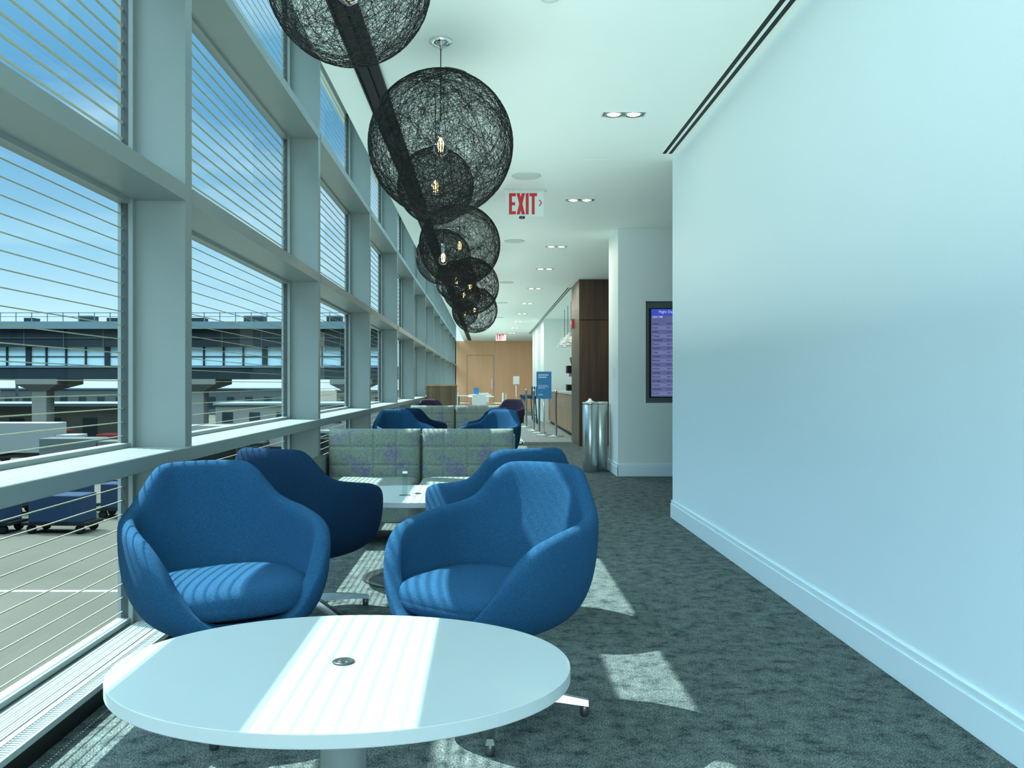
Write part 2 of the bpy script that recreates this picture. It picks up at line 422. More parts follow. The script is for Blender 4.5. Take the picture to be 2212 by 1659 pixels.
# ------------------------------------------------------------------ exit signs
def exit_letters():
    mb = MB(); h = .206; t = .029; z0 = -h/2
    def bx(x0, x1, a, b): mb.box(x0, x1, -.0012, 0, a, b)
    x = -.137                                            # E
    bx(x, x+t, z0, z0+h); bx(x+t, x+.068, z0, z0+.03); bx(x+t, x+.060, -.015, .015); bx(x+t, x+.068, z0+h-.03, z0+h)
    x = -.063; w = .082                                  # X
    for s in (0, 1):
        a0, a1 = (x, x+w-t-.003) if s == 0 else (x+w-t-.003, x)
        y = -.0012-.0002*s
        mb.add([(a0, y, z0), (a0+t+.003, y, z0), (a1+t+.003, y, z0+h), (a1, y, z0+h), (a0, 0, z0), (a0+t+.003, 0, z0), (a1+t+.003, 0, z0+h), (a1, 0, z0+h)],
               [(0, 1, 2, 3), (4, 7, 6, 5), (0, 4, 5, 1), (1, 5, 6, 2), (2, 6, 7, 3), (3, 7, 4, 0)])
    bx(.026, .026+t, z0, z0+h)                           # I
    x = .062                                             # T
    bx(x, x+.074, z0+h-.03, z0+h); bx(x+.023, x+.051, z0, z0+h-.03)
    return mb.mesh('exit', ['red'])
def exit_sign(loc):
    t = thing('exit_sign', loc, 'hanging white EXIT sign with red letters and arrow', 'sign', group='exit signs')
    link('mounting_bar', MB().box(-.19, .22, -.03, .03, -.014, 0).mesh('bar', ['alu']), t, bevel=.003)
    link('panel', MB().box(-.18, .19, -.004, .004, -.262, -.014).mesh('panel', ['signw']), t)
    link('lettering', exit_letters(), t, loc=(-.010, -.0045, -.139))
    link('arrow', MB().add([(0, -.001, -.032), (.012, -.001, -.032), (.034, -.001, 0), (.012, -.001, .032), (0, -.001, .032), (.022, -.001, 0)], [(0, 1, 2, 5), (5, 2, 3, 4)]).mesh('ar', ['red']), t, loc=(.142, -.0045, -.13))
    link('indicator', MB().lathe([(.01, -.287), (.028, -.282), (.03, -.264), (.02, -.262)], 16).mesh('i', ['alud']), t, loc=(-.02, 0, 0))
    return t
ex = exit_sign((.37, 8.57, CZ))
dup(ex, (.55, 33.0, CZ))

# ------------------------------------------------------------------ pendant lamps
def wire_sphere(R, n, rad, seg):
    mb = MB(); rnd = random.Random(3)
    for i in range(n):
        u = Vector((rnd.gauss(0, 1), rnd.gauss(0, 1), rnd.gauss(0, 1))).normalized()
        dd = rnd.uniform(0, .82)*rnd.choice((1, .6))
        a = u.orthogonal().normalized(); b = u.cross(a)
        rr = math.sqrt(1-dd*dd); w1 = rnd.uniform(0, .10); ph = rnd.uniform(0, 6); fr = rnd.choice((2, 3, 5))
        pts = []
        for j in range(seg):
            t = 2*math.pi*j/seg
            p = u*(dd+w1*math.sin(fr*t+ph))+a*math.cos(t)*rr+b*math.sin(t)*rr
            pts.append(p.normalized()*R*(1-.012*rnd.random()*(j % 2)))
        mb.tube(pts, rad*rnd.choice((.8, 1, 1.2)), 3, closed=True, smooth=False)
    c = Vector((.22, -.45, .86)).normalized(); a = c.orthogonal().normalized(); b = c.cross(a)
    for q in (0, .003):
        mb.tube([(c*.985+(a*math.cos(t*.2618)+b*math.sin(t*.2618))*.15).normalized()*(R+q) for t in range(24)], rad*1.8, 4, closed=True)
    return mb.mesh('shade', ['thread'])
WS = {(.8, 0): wire_sphere(.4, 420, .00076, 36), (.5, 0): wire_sphere(.25, 270, .00058, 32),
      (.8, 1): wire_sphere(.4, 170, .0017, 28), (.5, 1): wire_sphere(.25, 120, .0012, 24)}
bulbprof = [(.014, .07), (.016, .05), (.024, .03), (.038, .008), (.043, -.015), (.038, -.04), (.022, -.057), (.003, -.062)]
me_bulb = MB().lathe(bulbprof, 24).mesh('bulb', ['bulb'])
mb = MB()
for q in range(4):
    x = .012*math.cos(q*1.57); yq = .012*math.sin(q*1.57)
    mb.tube([(x*.3, yq*.3, .045), (x*1.3, yq*1.3, .02), (x, yq, -.03)], .0022, 5)
mb.tube([(0, 0, .03), (0, 0, -.01)], .004, 6)
me_fil = mb.mesh('filament', ['warm'])
me_sock = MB().lathe([(.012, .135), (.02, .13), (.02, .075), (.016, .065)], 20).mesh('socket', ['chrome'])
me_can = MB().lathe([(.065, 0), (.065, -.012), (.045, -.028), (.012, -.036), (.008, -.05)], 32).mesh('canopy', ['chrome'])
def pendant(x, y, z, d):
    big = d > .6
    t = thing('pendant_lamp', (x, y, CZ), ('large' if big else 'small')+' black tangled thread globe pendant with clear warm bulb', 'pendant lamp', group='thread globe pendants')
    link('canopy', me_can, t)
    zc = z-CZ
    link('suspension_rod', MB().tube([(0, 0, -.03), (0, 0, zc+.13)], .003, 6).mesh('rod', ['black']), t)
    link('lamp_shade', WS[(d, 1 if y > 10 else 0)], t, loc=(0, 0, zc), rot=(0, 0, (x*7+y*3) % 6.28 if not big or y > 6 else 0))
    link('socket', me_sock, t, loc=(0, 0, zc-.01))
    b = link('light_bulb', me_bulb, t, loc=(0, 0, zc-.01))
    link('filament', me_fil, b)
for a in [(-.25, 4.85, 2.448, .8), (-.26, 8.64, 2.49, .8), (-.22, 12.26, 2.49, .8), (-.2, 15.4, 2.42, .8),
          (-.415, 2.67, 2.35, .5), (-.33, 5.75, 2.42, .5), (-.385, 7.90, 2.264, .5), (-.36, 10.6, 2.37, .5), (-.34, 13.6, 2.5, .5), (-.4, 17.0, 2.5, .5)]:
    pendant(*a)

# ------------------------------------------------------------------ lounge chairs
def interp(x, pts):
    for i in range(len(pts)-1):
        x0, y0 = pts[i]; x1, y1 = pts[i+1]
        if x <= x1:
            t = (x-x0)/(x1-x0); return y0+(y1-y0)*t
    return pts[-1][1]
HP = [(0, .838), (25, .836), (31, .828), (35, .802), (39, .765), (44, .728), (50, .702), (60, .686), (80, .670), (98, .656), (114, .634), (125, .592), (134, .530), (143, .460), (151, .405), (160, .370), (180, .358)]
def hgt(dg):
    w = 0; a = 0
    for q in range(-3, 4):
        x = abs(dg+q*1.1)
        if x > 180: x = 360-x
        a += interp(x, HP); w += 1
    return a/w
def make_shell(mat):
    N, Mn = 90, 12; vs = [(0, 0, .295)]; fs = []
    for j in range(1, Mn+1):
        t = j/Mn
        for k in range(N):
            a = 2*math.pi*k/N; dg = math.degrees(a)
            if dg > 180: dg = 360-dg
            h = hgt(dg)
            sx, cy = math.sin(a), math.cos(a)
            ex = 2.7 if cy > 0 else 2.6
            R = (abs(sx/.341)**ex+abs(cy/.322)**ex)**(-1/ex)
            lean = .05*max(0, cy)**2*(h-.6)/.22 if h > .6 else 0
            tap = -.020*math.exp(-((dg-36)/12)**2)*max(0, (h-.70)/.13)
            R1 = R+lean+tap
            P = [(0, .295), (.86*R, .272), (1.02*R, .295+.22*(h-.295)+.01), (R1*(1. if h > .5 else .985), h)]
            u = 1-t
            r = u**3*P[0][0]+3*u*u*t*P[1][0]+3*u*t*t*P[2][0]+t**3*P[3][0]
            z = u**3*P[0][1]+3*u*u*t*P[1][1]+3*u*t*t*P[2][1]+t**3*P[3][1]
            vs.append((r*sx, r*cy, z))
    for k in range(N):
        fs.append((0, 1+(k), 1+(k+1) % N))
    for j in range(Mn-1):
        for k in range(N):
            k2 = (k+1) % N
            fs.append((1+j*N+k, 1+(j+1)*N+k, 1+(j+1)*N+k2, 1+j*N+k2))
    mb = MB().add(vs, fs, 0, True)
    return mb.mesh('shell', [mat])
def make_cushion(mat):
    prof = [(.001, .372), (.20, .372), (.25, .376), (.266, .390), (.272, .414), (.268, .420), (.272, .426), (.266, .452), (.243, .472), (.18, .483), (.10, .487), (.001, .488)]
    return MB().lathe(prof, 48, a=.98, b=.90, ex=2.9, c=(0, -.046, 0)).mesh('cushion', [mat])
CH = {m: (make_shell(m), make_cushion(m)) for m in ('blue', 'navy', 'purple')}
me_col = MB().lathe([(.03, .085), (.03, .28), (.05, .285), (.10, .29), (.10, .305)], 24).mesh('column', ['chrome'])
me_hub = MB().lathe([(.034, .055), (.045, .065), (.045, .105), (.034, .115)], 24).mesh('hub', ['alu'])
def legmesh():
    mb = MB(); vs = []; sec = [(.03, .022, .065, .108), (.12, .018, .060, .096), (.24, .015, .048, .074), (.335, .014, .034, .054)]
    for r, w, a, b in sec: vs += [(-w, r, a), (w, r, a), (w*.7, r, b), (-w*.7, r, b)]
    fs = [(0, 1, 2, 3), (15, 14, 13, 12)]
    for i in range(3):
        for q in range(4):
            q2 = (q+1) % 4; fs.append((i*4+q, (i+1)*4+q, (i+1)*4+q2, i*4+q2))
    mb.add(vs, fs); mb.lathe([(.013, 0), (.015, .004), (.015, .03), (.01, .04)], 14, 1, c=(0, .322, 0))
    return mb.mesh('leg', ['alu', 'alud'])
me_leg = legmesh()
def chair(x, y, rz, mat='blue', base=0, label=None, cat='chair'):
    t = thing('lounge_chair', (x, y, 0), label, cat, rz, 'upholstered swivel tub chairs')
    sh = link('shell', CH[mat][0], t)
    m = sh.modifiers.new('so', 'SOLIDIFY'); m.thickness = .060; m.offset = -1
    m = sh.modifiers.new('su', 'SUBSURF'); m.levels = 1; m.render_levels = 2 if y < 6 else 1
    link('seat_cushion', CH[mat][1], t, subs=1)
    link('column', me_col, t); link('hub', me_hub, t)
    for q in range(4): link('leg', me_leg, t, rot=(0, 0, base-rz+q*math.pi/2))
    return t
D = math.radians
L1 = 'steel blue wool tub chair on aluminium base, '
chair(-.895, 3.03, D(31), 'blue', D(10), L1+'beside the window')
chair(.012, 2.99, D(-39), 'blue', D(0), L1+'half lit')
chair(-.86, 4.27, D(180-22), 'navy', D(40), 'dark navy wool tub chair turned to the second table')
chair(.06, 4.27, D(180+26), 'blue', D(20), 'blue wool tub chair turned towards the second table')
chair(-.90, 9.75, D(28), 'blue', D(10), 'blue wool tub chair behind the tweed sofa')
chair(.02, 9.75, D(-36), 'blue', D(10), 'blue wool tub chair behind the tweed sofa')
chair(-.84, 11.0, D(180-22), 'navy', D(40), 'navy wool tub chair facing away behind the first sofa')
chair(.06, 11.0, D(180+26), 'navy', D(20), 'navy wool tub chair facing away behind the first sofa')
chair(-.95, 16.5, D(25), 'purple', 0, 'dark plum tub chair behind the second sofa')
chair(.36, 16.5, D(-30), 'purple', 0, 'dark plum tub chair behind the second sofa')

# ------------------------------------------------------------------ oval tables
def table(x, y, label):
    t = thing('oval_table', (x, y, 0), label, 'table', group='white oval lounge tables')
    link('table_top', MB().lathe([(.001, .461), (.996, .461), (.996, .461), (1., .463), (1., .4885), (.9985, .4897), (.996, .49), (.996, .49), (.001, .49)], 128, a=.517, b=.413, ex=2.04, smooth=False).mesh('top', ['tabletop']), t)
    link('column', MB().lathe([(.052, .012), (.052, .45), (.12, .45), (.12, .461)], 32).mesh('col', ['tablecol']), t)
    link('base_disc', MB().lathe([(.31, 0), (.31, .008), (.29, .014), (.06, .02), (.055, .03)], 64).mesh('disc', ['tablebase']), t)
    return t
t1 = table(-.326, 2.01, 'white oval laminate lounge table with round power grommet')
g = link('power_grommet', MB().lathe([(.001, .0), (.024, .0), (.026, .003), (.022, .005), (.019, .0035), (.001, .0035)], 32).mesh('gr', ['alud']), t1, loc=(0, 0, .49))
link('socket_slot', MB().box(-.012, -.005, -.004, .004, .0035, .0045).box(.004, .011, -.004, .004, .0035, .0045).mesh('sl', ['alu']), g)
table(-.407, 5.12, 'white oval lounge table between the chairs and sofa')
table(-.407, 8.55, 'white oval lounge table behind the sofa')
table(-.407, 12.0, 'white oval lounge table in front of the second sofa')
ah = thing('menu_holder', (-.463, 5.02, .49), 'small clear acrylic upright holder on the table', 'holder')
link('foot', MB().box(-.03, .03, -.02, .02, 0, .004).mesh('f', ['acryl']), ah)
link('upright', MB().box(-.014, .014, -.003, .003, .004, .137).box(-.014, .014, -.0032, .0032, .125, .137, 1).mesh('u', ['acryl', 'white']), ah)
tag(link('power_grommet', MB().lathe([(.001, 0), (.026, 0), (.026, .003), (.02, .004), (.001, .004)], 28).mesh('pg', ['alud']), loc=(-.40, 5.10, .49)), 'small dark round grommet on white table', 'grommet')

# ------------------------------------------------------------------ tweed sofas
def tuft(w, h, d, nx, nz, sx=60, sz=30):
    vs = []; fs = []
    def prof(u, v):
        e = (1-abs(2*u-1)**9)*(1-abs(2*v-1)**8); e = max(e, 0)**.35
        gx = abs(((u*nx+.5) % 1)-.5)*w/nx; gz = abs(((v*nz+.5) % 1)-.5)*h/nz
        gr = 0
        if .02 < u < .98: gr = max(gr, math.exp(-(gx/.009)**2)*.8)
        if .04 < v < .96: gr = max(gr, math.exp(-(gz/.009)**2)*.8)
        return e, gr
    for side in (-1, 1):
        for j in range(sz+1):
            for i in range(sx+1):
                u, v = i/sx, j/sz; e, gr = prof(u, v)
                yy = side*(d/2*e)
                if side < 0: yy += gr*.009
                vs.append(((u-.5)*w, yy, v*h))
    n = (sx+1)*(sz+1)
    for j in range(sz):
        for i in range(sx):
            a = j*(sx+1)+i
            fs.append((a, a+1, a+sx+2, a+sx+1)); fs.append((n+a, n+a+sx+1, n+a+sx+2, n+a+1))
    return MB().add(vs, fs, 0, True)
me_back = tuft(.70, .42, .15, 4, 3, 96, 60).mesh('backpad', ['tweed'])
mb = tuft(.70, .60, .13, 1, 1, 40, 30)
mb.v = [(x, z-.3, -yy) for x, yy, z in mb.v]
me_seat = mb.mesh('seatpad', ['tweed'])
def sofa(y, label):
    t = thing('sofa', (-.495, y, 0), label, 'sofa', group='tweed two-seat sofas')
    for i, x in enumerate((-.355, .355)):
        link('back_cushion', me_back, t, loc=(x, .03, .365), rot=(D(-5), 0, 0))
        link('seat_cushion', me_seat, t, loc=(x, -.33, .37))
    link('frame', MB().box(-.72, .72, -.60, .12, .16, .31).box(-.72, .72, .09, .15, .16, .74).mesh('frame', ['tweed']), t, bevel=.015)
    for x in (-.80, .72):
        link('armrest', MB().box(x, x+.08, -.60, .13, .16, .58).mesh('arm', ['tweed']), t, bevel=.02)
    for x in (-.68, .68):
        for yy in (-.54, .08): link('leg', MB().lathe([(.012, 0), (.018, .16)], 12).mesh('leg', ['alu']), t, loc=(x, yy, 0))
sofa(6.68, 'grey-green and purple tweed two-seat sofa with stitched back')
sofa(13.95, 'grey-green tweed two-seat sofa behind the blue chairs')

# ------------------------------------------------------------------ screen in niche
tv = thing('departure_screen', (2.30, WY+.02, 0), 'tall purple flight departures display in a wall niche', 'screen')
link('niche_frame', MB().box(-.352, .36, 0, .1, .894, .90).box(-.352, .36, 0, .1, 2.131, 2.137).box(-.352, -.345, 0, .1, .9, 2.131).box(.353, .36, 0, .1, .9, 2.131).box(-.345, .353, .085, .1, .9, 2.131).mesh('nf', ['tvframe']), tv)
link('bezel', MB().box(-.292, .30, .012, .08, .96, 2.055).mesh('bz', ['black']), tv, bevel=.004)
mb = MB().box(-.28, .288, .009, .012, .972, 1.96, 0).box(-.28, .288, .009, .012, 1.96, 2.043, 1)
for i in range(0, 18, 2): mb.box(-.27, .278, .0085, .010, .99+i*.05, 1.035+i*.05, 2)
sc = link('display', mb.mesh('display', ['screen', 'screenhead', 'screenrow']), tv)
link('heading', text_mesh('Flight Departures', .046, 'screenwt', 1, .0005, 'LEFT'), sc, loc=(-.19, .007, 2.008))
link('clock_text', text_mesh('12:51 PM', .034, 'screenwt', 1, .001, 'LEFT'), sc, loc=(-.27, .007, 1.945))
cities = ['San Juan', 'Charlotte', 'Orlando', 'Las Vegas', 'Montreal', 'Nashville', 'Portland', 'Toronto', 'Memphis', 'Savannah', 'Tampa', 'Houston', 'Phoenix', 'Philadelphia', 'Chicago', 'Buffalo', 'Austin', 'Atlanta']
for i, c in enumerate(cities):
    z = 1.013+i*.05
    link('schedule_row', text_mesh('%s' % c, .026, 'screentext', 1, .0005, 'LEFT'), sc, loc=(-.265, .007, z))
    link('schedule_row', text_mesh('%d:%02d  B%d' % (1+i % 9, (i*17) % 60, 20+i), .026, 'screentext', 1, .0005, 'LEFT'), sc, loc=(-.09, .007, z))
tag(link('light_switch', MB().box(1.604, 1.611, 11.02, 11.10, 1.20, 1.33).mesh('sw', ['white'])), 'small white wall switch plate', 'switch')

# ------------------------------------------------------------------ waste bins
def bin_(x, y, bag):
    b = thing('waste_bin', (x, y, 0), 'slim cylindrical brushed steel waste bin'+(' with liner showing' if bag else ''), 'bin', group='slim steel waste bins')
    link('body', MB().lathe([(.092, 0), (.097, .01), (.097, .86), (.093, .865)], 40).mesh('bb', ['steel']), b)
    link('rim', MB().lathe([(.098, .865), (.1, .87), (.1, .89), (.096, .895), (.07, .893), (.065, .875)], 40).mesh('bl', ['steel']), b)
    if bag: link('liner_bag', MB().lathe([(.06, .88), (.05, .905), (.03, .91), (.012, .94)], 9, ex=3).mesh('bag', ['white']), b)
bin_(1.335, 11.3, True); bin_(1.485, 11.46, False)

# ------------------------------------------------------------------ coffee counter
c = thing('coffee_counter', (0, 0, 0), 'pale oak fronted coffee counter', 'counter')
link('body', MB().box(1.82, 2.68, 17.45, 25.5, .08, .9).mesh('cb', ['oak']), c)
link('plinth', MB().box(1.87, 2.68, 17.45, 25.5, 0, .08).mesh('cp', ['black']), c)
link('worktop', MB().box(1.79, 2.69, 17.40, 25.6, .9, .945).mesh('cw', ['stone']), c, bevel=.005)
for i in range(12):
    y0 = 17.5+i*.66
    dd = link('door', MB().box(1.80, 1.82, y0, y0+.63, .12, .88).mesh('cd', ['oak']), c, bevel=.003)
    link('handle', MB().box(1.785, 1.80, y0+.55, y0+.57, .6, .8).mesh('ch', ['alu']), dd)
def coffee_machine(y):
    t = thing('coffee_machine', (2.12, y, .945), 'black and steel coffee machine on the counter', 'coffee machine', group='coffee machines')
    link('body', MB().box(-.18, .22, -.19, .19, .02, .16).box(.02, .22, -.19, .19, .16, .44).box(-.18, .22, -.19, .19, .44, .62).mesh('m', ['black']), t, bevel=.01)
    link('drip_tray', MB().box(-.19, .0, -.15, .15, .16, .175).mesh('m', ['steel']), t)
    link('spout', MB().box(-.12, -.06, -.04, .04, .36, .44).mesh('m', ['steel']), t)
    link('bean_hopper', MB().lathe([(.06, .62), (.11, .80), (.11, .82), (.02, .83)], 20).mesh('m', ['alud']), t)
    for yy in (-.15, .15): link('foot', MB().lathe([(.02, 0), (.02, .02)], 10).mesh('m', ['black']), t, loc=(0, yy, 0))
for y in (18.3, 19.6, 21.2): coffee_machine(y)
for i in range(4):
    tag(link('cup_stack', MB().lathe([(.03, 0), (.042, .09), (.035, .09), (.045, .17), (.037, .17), (.047, .25), (.03, .25)], 16).mesh('cs', ['cupw']), loc=(1.95, 18.75+.14*i, .945)), 'stack of white paper cups on the counter', 'cups', 'cup stacks')
def bar_pendant(x, y):
    t = thing('bar_pendant', (x, y, CZ), 'small white ribbed dome pendant over the counter', 'pendant lamp', group='bar pendants')
    link('cord', MB().tube([(0, 0, 0), (0, 0, -.75)], .006, 6).mesh('c', ['black']), t)
    mb = MB()
    for i in range(7): mb.lathe([(.06+.022*i, -.72-.035*i), (.07+.022*i, -.735-.035*i), (.06+.022*i, -.745-.035*i)], 28)
    link('lamp_shade', mb.mesh('s', ['white']), t)
    link('light_bulb', MB().lathe([(.01, -.80), (.05, -.86), (.05, -.90), (.01, -.94)], 16).mesh('b', ['lamp']), t)
bar_pendant(1.95, 20.2); bar_pendant(1.98, 21.3); bar_pendant(2.0, 22.4)
al = thing('fire_alarm', (1.68, 16.9, 2.28), 'small red wall fire alarm strobe', 'alarm')
link('body', MB().box(-.04, .004, -.07, .07, -.09, .09).mesh('a', ['red']), al, bevel=.005)
link('strobe', MB().box(-.055, -.04, -.04, .04, .0, .05).mesh('a', ['white']), al)

def sign_stand(x, y, w, z0, z1, mat, label, lines):
    t = thing('sign_stand', (x, y, 0), label, 'sign')
    link('base', MB().lathe([(.17, 0), (.17, .012), (.03, .022)], 28).mesh('b', ['steel']), t)
    link('pole', MB().tube([(0, .01, .01), (0, .01, z0+.1)], .014, 10).mesh('p', ['steel']), t)
    mb = MB().box(-w/2, w/2, -.012, .004, z0, z1)
    for a, l, hh in lines: mb.box(-w/2+.04, -w/2+.04+l, -.0135, -.012, z1-a-hh, z1-a, 1)
    link('poster_panel', mb.mesh('pp', [mat, 'signline']), t)
sign_stand(1.276, 19.4, .33, .80, 1.40, 'signblue', 'blue poster on a slim steel floor stand', [(.06, .22, .03), (.11, .18, .03), (.30, .2, .012), (.33, .23, .012), (.36, .15, .012), (.5, .1, .02)])
sign_stand(.83, 24.2, .17, 1.12, 1.34, 'white', 'small white notice on a slim floor stand', [])
def stanchion(x, y):
    t = thing('stanchion', (x, y, 0), 'slim steel queue barrier post', 'barrier post', group='queue barrier posts')
    link('base', MB().lathe([(.17, 0), (.17, .012), (.03, .03)], 28).mesh('b', ['steel']), t)
    link('pole', MB().lathe([(.025, .02), (.025, .93), (.032, .93), (.032, .99), (.01, 1.0)], 16).mesh('p', ['steel']), t)
for x, y in ((1.05, 23.0), (1.15, 21.2), (1.50, 18.9), (1.22, 20.2)): stanchion(x, y)
def stool(x, y):
    t = thing('bar_stool', (x, y, 0), 'tall stool with blue seat and slim dark legs', 'stool', group='bar stools')
    link('seat', MB().box(-.2, .2, -.2, .2, .72, .79).mesh('s', ['blue']), t, bevel=.02)
    link('backrest', MB().box(.17, .2, -.2, .2, .79, 1.05).mesh('s', ['blue']), t, bevel=.01)
    for a in (-1, 1):
        for q in (-1, 1): link('leg', MB().tube([(a*.2, q*.2, 0), (a*.15, q*.15, .72)], .013, 8).mesh('l', ['alud']), t)
    link('footrest', MB().tube([(-.18, -.18, .25), (.18, -.18, .25), (.18, .18, .25), (-.18, .18, .25)], .01, 6, closed=True).mesh('f', ['alud']), t)
for y in (25.0, 26.2, 27.4): stool(1.25, y)
def cafe_table(x, y):
    t = thing('cafe_table', (x, y, 0), 'white round cafe table on pedestal', 'table', group='cafe tables')
    link('table_top', MB().lathe([(.01, .72), (.39, .72), (.4, .73), (.4, .75), (.01, .75)], 40).mesh('t', ['white']), t)
    link('pedestal', MB().lathe([(.25, 0), (.24, .015), (.03, .03), (.03, .72)], 24).mesh('p', ['alu']), t)
def cafe_chair(x, y, rz):
    t = thing('cafe_chair', (x, y, 0), 'white moulded cafe chair with slim legs', 'chair', rz, 'cafe chairs')
    link('seat', MB().lathe([(.01, .43), (.2, .435), (.22, .45), (.2, .46), (.01, .455)], 24, ex=3).mesh('s', ['white']), t)
    link('backrest', MB().box(-.2, .2, .18, .205, .5, .82).mesh('b', ['white']), t, bevel=.02)
    for a in (-1, 1):
        for q in (-1, 1): link('leg', MB().tube([(a*.2, q*.2, 0), (a*.15, q*.15, .44)], .011, 8).mesh('l', ['white']), t)
        link('back_post', MB().tube([(a*.15, .17, .44), (a*.17, .19, .56)], .011, 8).mesh('l', ['white']), t)
for x, y in ((-.15, 27), (-.2, 31), (-.9, 29)): cafe_table(x, y)
for x, y, r in ((-.7, 27, 1.6), (.42, 27.1, -1.6), (-.8, 31.2, 1.6), (.4, 31, -1.5), (-.2, 26.2, 3.1), (-.1, 30.2, 3.1)): cafe_chair(x, y, r)
st = thing('table_sign', (-.3, 26.9, .75), 'small blue card standing on the cafe table', 'sign')
link('card', MB().box(-.08, .08, -.004, .004, .01, .26).mesh('c', ['signblue']), st)
link('foot', MB().box(-.08, .08, -.04, .04, 0, .01).mesh('c', ['acryl']), st)
cb = thing('wooden_cabinet', (-.965, 19.2, 0), 'brown wooden waist-high cabinet against the windows', 'cabinet')
link('body', MB().box(-.32, .32, -.3, .3, .06, 1.08).mesh('b', ['walnut2']), cb)
link('top', MB().box(-.33, .33, -.31, .31, 1.08, 1.11).mesh('b', ['oak']), cb)
link('plinth', MB().box(-.30, .30, -.28, .28, 0, .06).mesh('b', ['black']), cb)
for y in (20.6, 21.8): 
    t = thing('high_back_chair', (-.62, y, 0), 'dark plum high backed dining chair', 'chair', 1.57, 'high backed chairs')
    link('seat', MB().box(-.24, .24, -.24, .24, .40, .48).mesh('s', ['purple']), t, bevel=.02)
    link('backrest', MB().box(-.24, .24, .2, .26, .48, 1.06).mesh('s', ['purple']), t, bevel=.02)
    for a in (-.2, .2):
        for q in (-.2, .2): link('leg', MB().lathe([(.012, 0), (.016, .4)], 10).mesh('l', ['alud']), t, loc=(a, q, 0))

# ------------------------------------------------------------------ outside
GZ = -5.5
tag(link('apron_ground', MB().box(-400, 400, -60, 900, GZ-.3, GZ).mesh('ground', ['concrete'])), 'pale concrete airport apron', 'ground', None, 'structure')
tag(link('painted_line', MB().box(-60, -6, 28, 28.25, GZ, GZ+.01).mesh('ln', ['truckw'])), 'white painted line on the apron', 'road marking')
br = thing('skybridge', (0, 85, GZ), 'long elevated dark airport walkway on concrete piers', 'bridge')
zz = lambda v: v-GZ
X0, X1 = -90, -9
mb = MB().box(X0, X1, -1, 7, zz(6.4), zz(7.1))
for i in range(14):
    x = -72+i*4.3+(i*37 % 5)*.5
    mb.box(x, x+.9+(i % 3)*.5, 1, 2.4, zz(7.1), zz(7.6+.2*(i % 2)), 1)
link('roof', mb.mesh('r', ['bridge_light', 'bridge_dark']), br)
mb = MB().box(X0, X1, -.5, .1, zz(4.7), zz(6.4))
x = X0
while x < X1: mb.box(x, x+.08, -.58, -.5, zz(4.7), zz(6.4), 1); x += 3.8
mb.box(X0, X1, -.6, -.5, zz(5.5), zz(5.58), 1)
link('upper_band', mb.mesh('r', ['bridge_dark', 'brgrey']), br)
mb = MB().box(X0, X1, 0, .1, zz(2.9), zz(4.7))
x = X0; i = 0
while x < X1: mb.box(x, x+(.5 if i % 4 == 0 else .14), -.2, 0, zz(2.9), zz(4.7), 1); x += 1.9; i += 1
mb.box(X0, X1, -.1, 0, zz(3.75), zz(3.82), 1)
link('glazing', mb.mesh('r', ['bridge_glass', 'bridge_dark']), br)
mb = MB().box(X0, X1, -.5, 7, zz(1.6), zz(2.9)); mb.box(X0, X1, -.6, -.5, zz(2.7), zz(2.85), 1)
link('lower_band', mb.mesh('r', ['bridge_dark', 'bridge_light']), br)
mb = MB().box(X0, X1, -.9, -.85, zz(7.9), zz(7.97)).box(X0, X1, -.9, -.85, zz(7.55), zz(7.6))
x = X0
while x < X1: mb.box(x, x+.08, -.9, -.85, zz(7.1), zz(7.97)); x += 1.5
link('railing', mb.mesh('r', ['bridge_light']), br)
for x in (-78, -60.5, -43.2, -28, -13):
    link('pier', MB().box(x-.7, x+.7, 0, 1.6, 0, zz(.4)).add([(x-.7, 0, zz(.4)), (x+.7, 0, zz(.4)), (x+.7, 1.6, zz(.4)), (x-.7, 1.6, zz(.4)), (x-2.0, -.6, zz(1.1)), (x+2.0, -.6, zz(1.1)), (x+2.0, 5, zz(1.1)), (x-2.0, 5, zz(1.1))], [(0, 1, 5, 4), (1, 2, 6, 5), (2, 3, 7, 6), (3, 0, 4, 7)]).box(x-2.0, x+2.0, -.6, 5, zz(1.1), zz(1.6)).mesh('p', ['pier']), br)
def truck(x, y, L, h, col, label):
    t = thing('service_truck', (x, y, GZ), label, 'truck', group='apron trucks')
    link('box_body', MB().box(-L/2, L/2-1.8, -1.1, 1.1, .9, h).mesh('b', [col]), t, bevel=.05)
    link('cab', MB().box(L/2-1.7, L/2, -1.05, 1.05, .6, 2.4).box(L/2-1.3, L/2+.02, -1.06, 1.06, 1.5, 2.2, 1).mesh('c', [col, 'bridge_dark']), t, bevel=.05)
    link('chassis', MB().box(-L/2, L/2, -.9, .9, .5, .9).mesh('c', ['tyre']), t)
    for a in (-L/2+1, L/2-.9):
        for q in (-1, 1):
            w = link('wheel', MB().lathe([(.2, -.13), (.5, -.13), (.5, .13), (.2, .13)], 20).mesh('w', ['tyre']), t, loc=(a, q*.95, .5), rot=(D(90), 0, 0))
truck(-38, 74, 8, 3.4, 'truckw', 'white box truck parked on the apron')
truck(-47, 70, 8, 3.6, 'truckw', 'white box truck parked on the apron')
truck(-33.8, 82, 4.2, 2.0, 'truckr', 'dark red service van on the apron')
truck(-40.5, 81, 4.2, 2.2, 'truckr', 'dark red service van on the apron')
truck(-23, 78, 7, 3.0, 'truckw', 'white box truck near the walkway pier')
truck(-17, 81, 6, 3.0, 'truckw', 'white service truck below the walkway')
truck(-25, 60, 5, 2.2, 'cartb', 'blue service vehicle on the apron')
truck(-30, 66, 6, 2.6, 'brgrey', 'grey service vehicle on the apron')
truck(-18.5, 64, 5, 2.2, 'tyre', 'dark service vehicle on the apron')
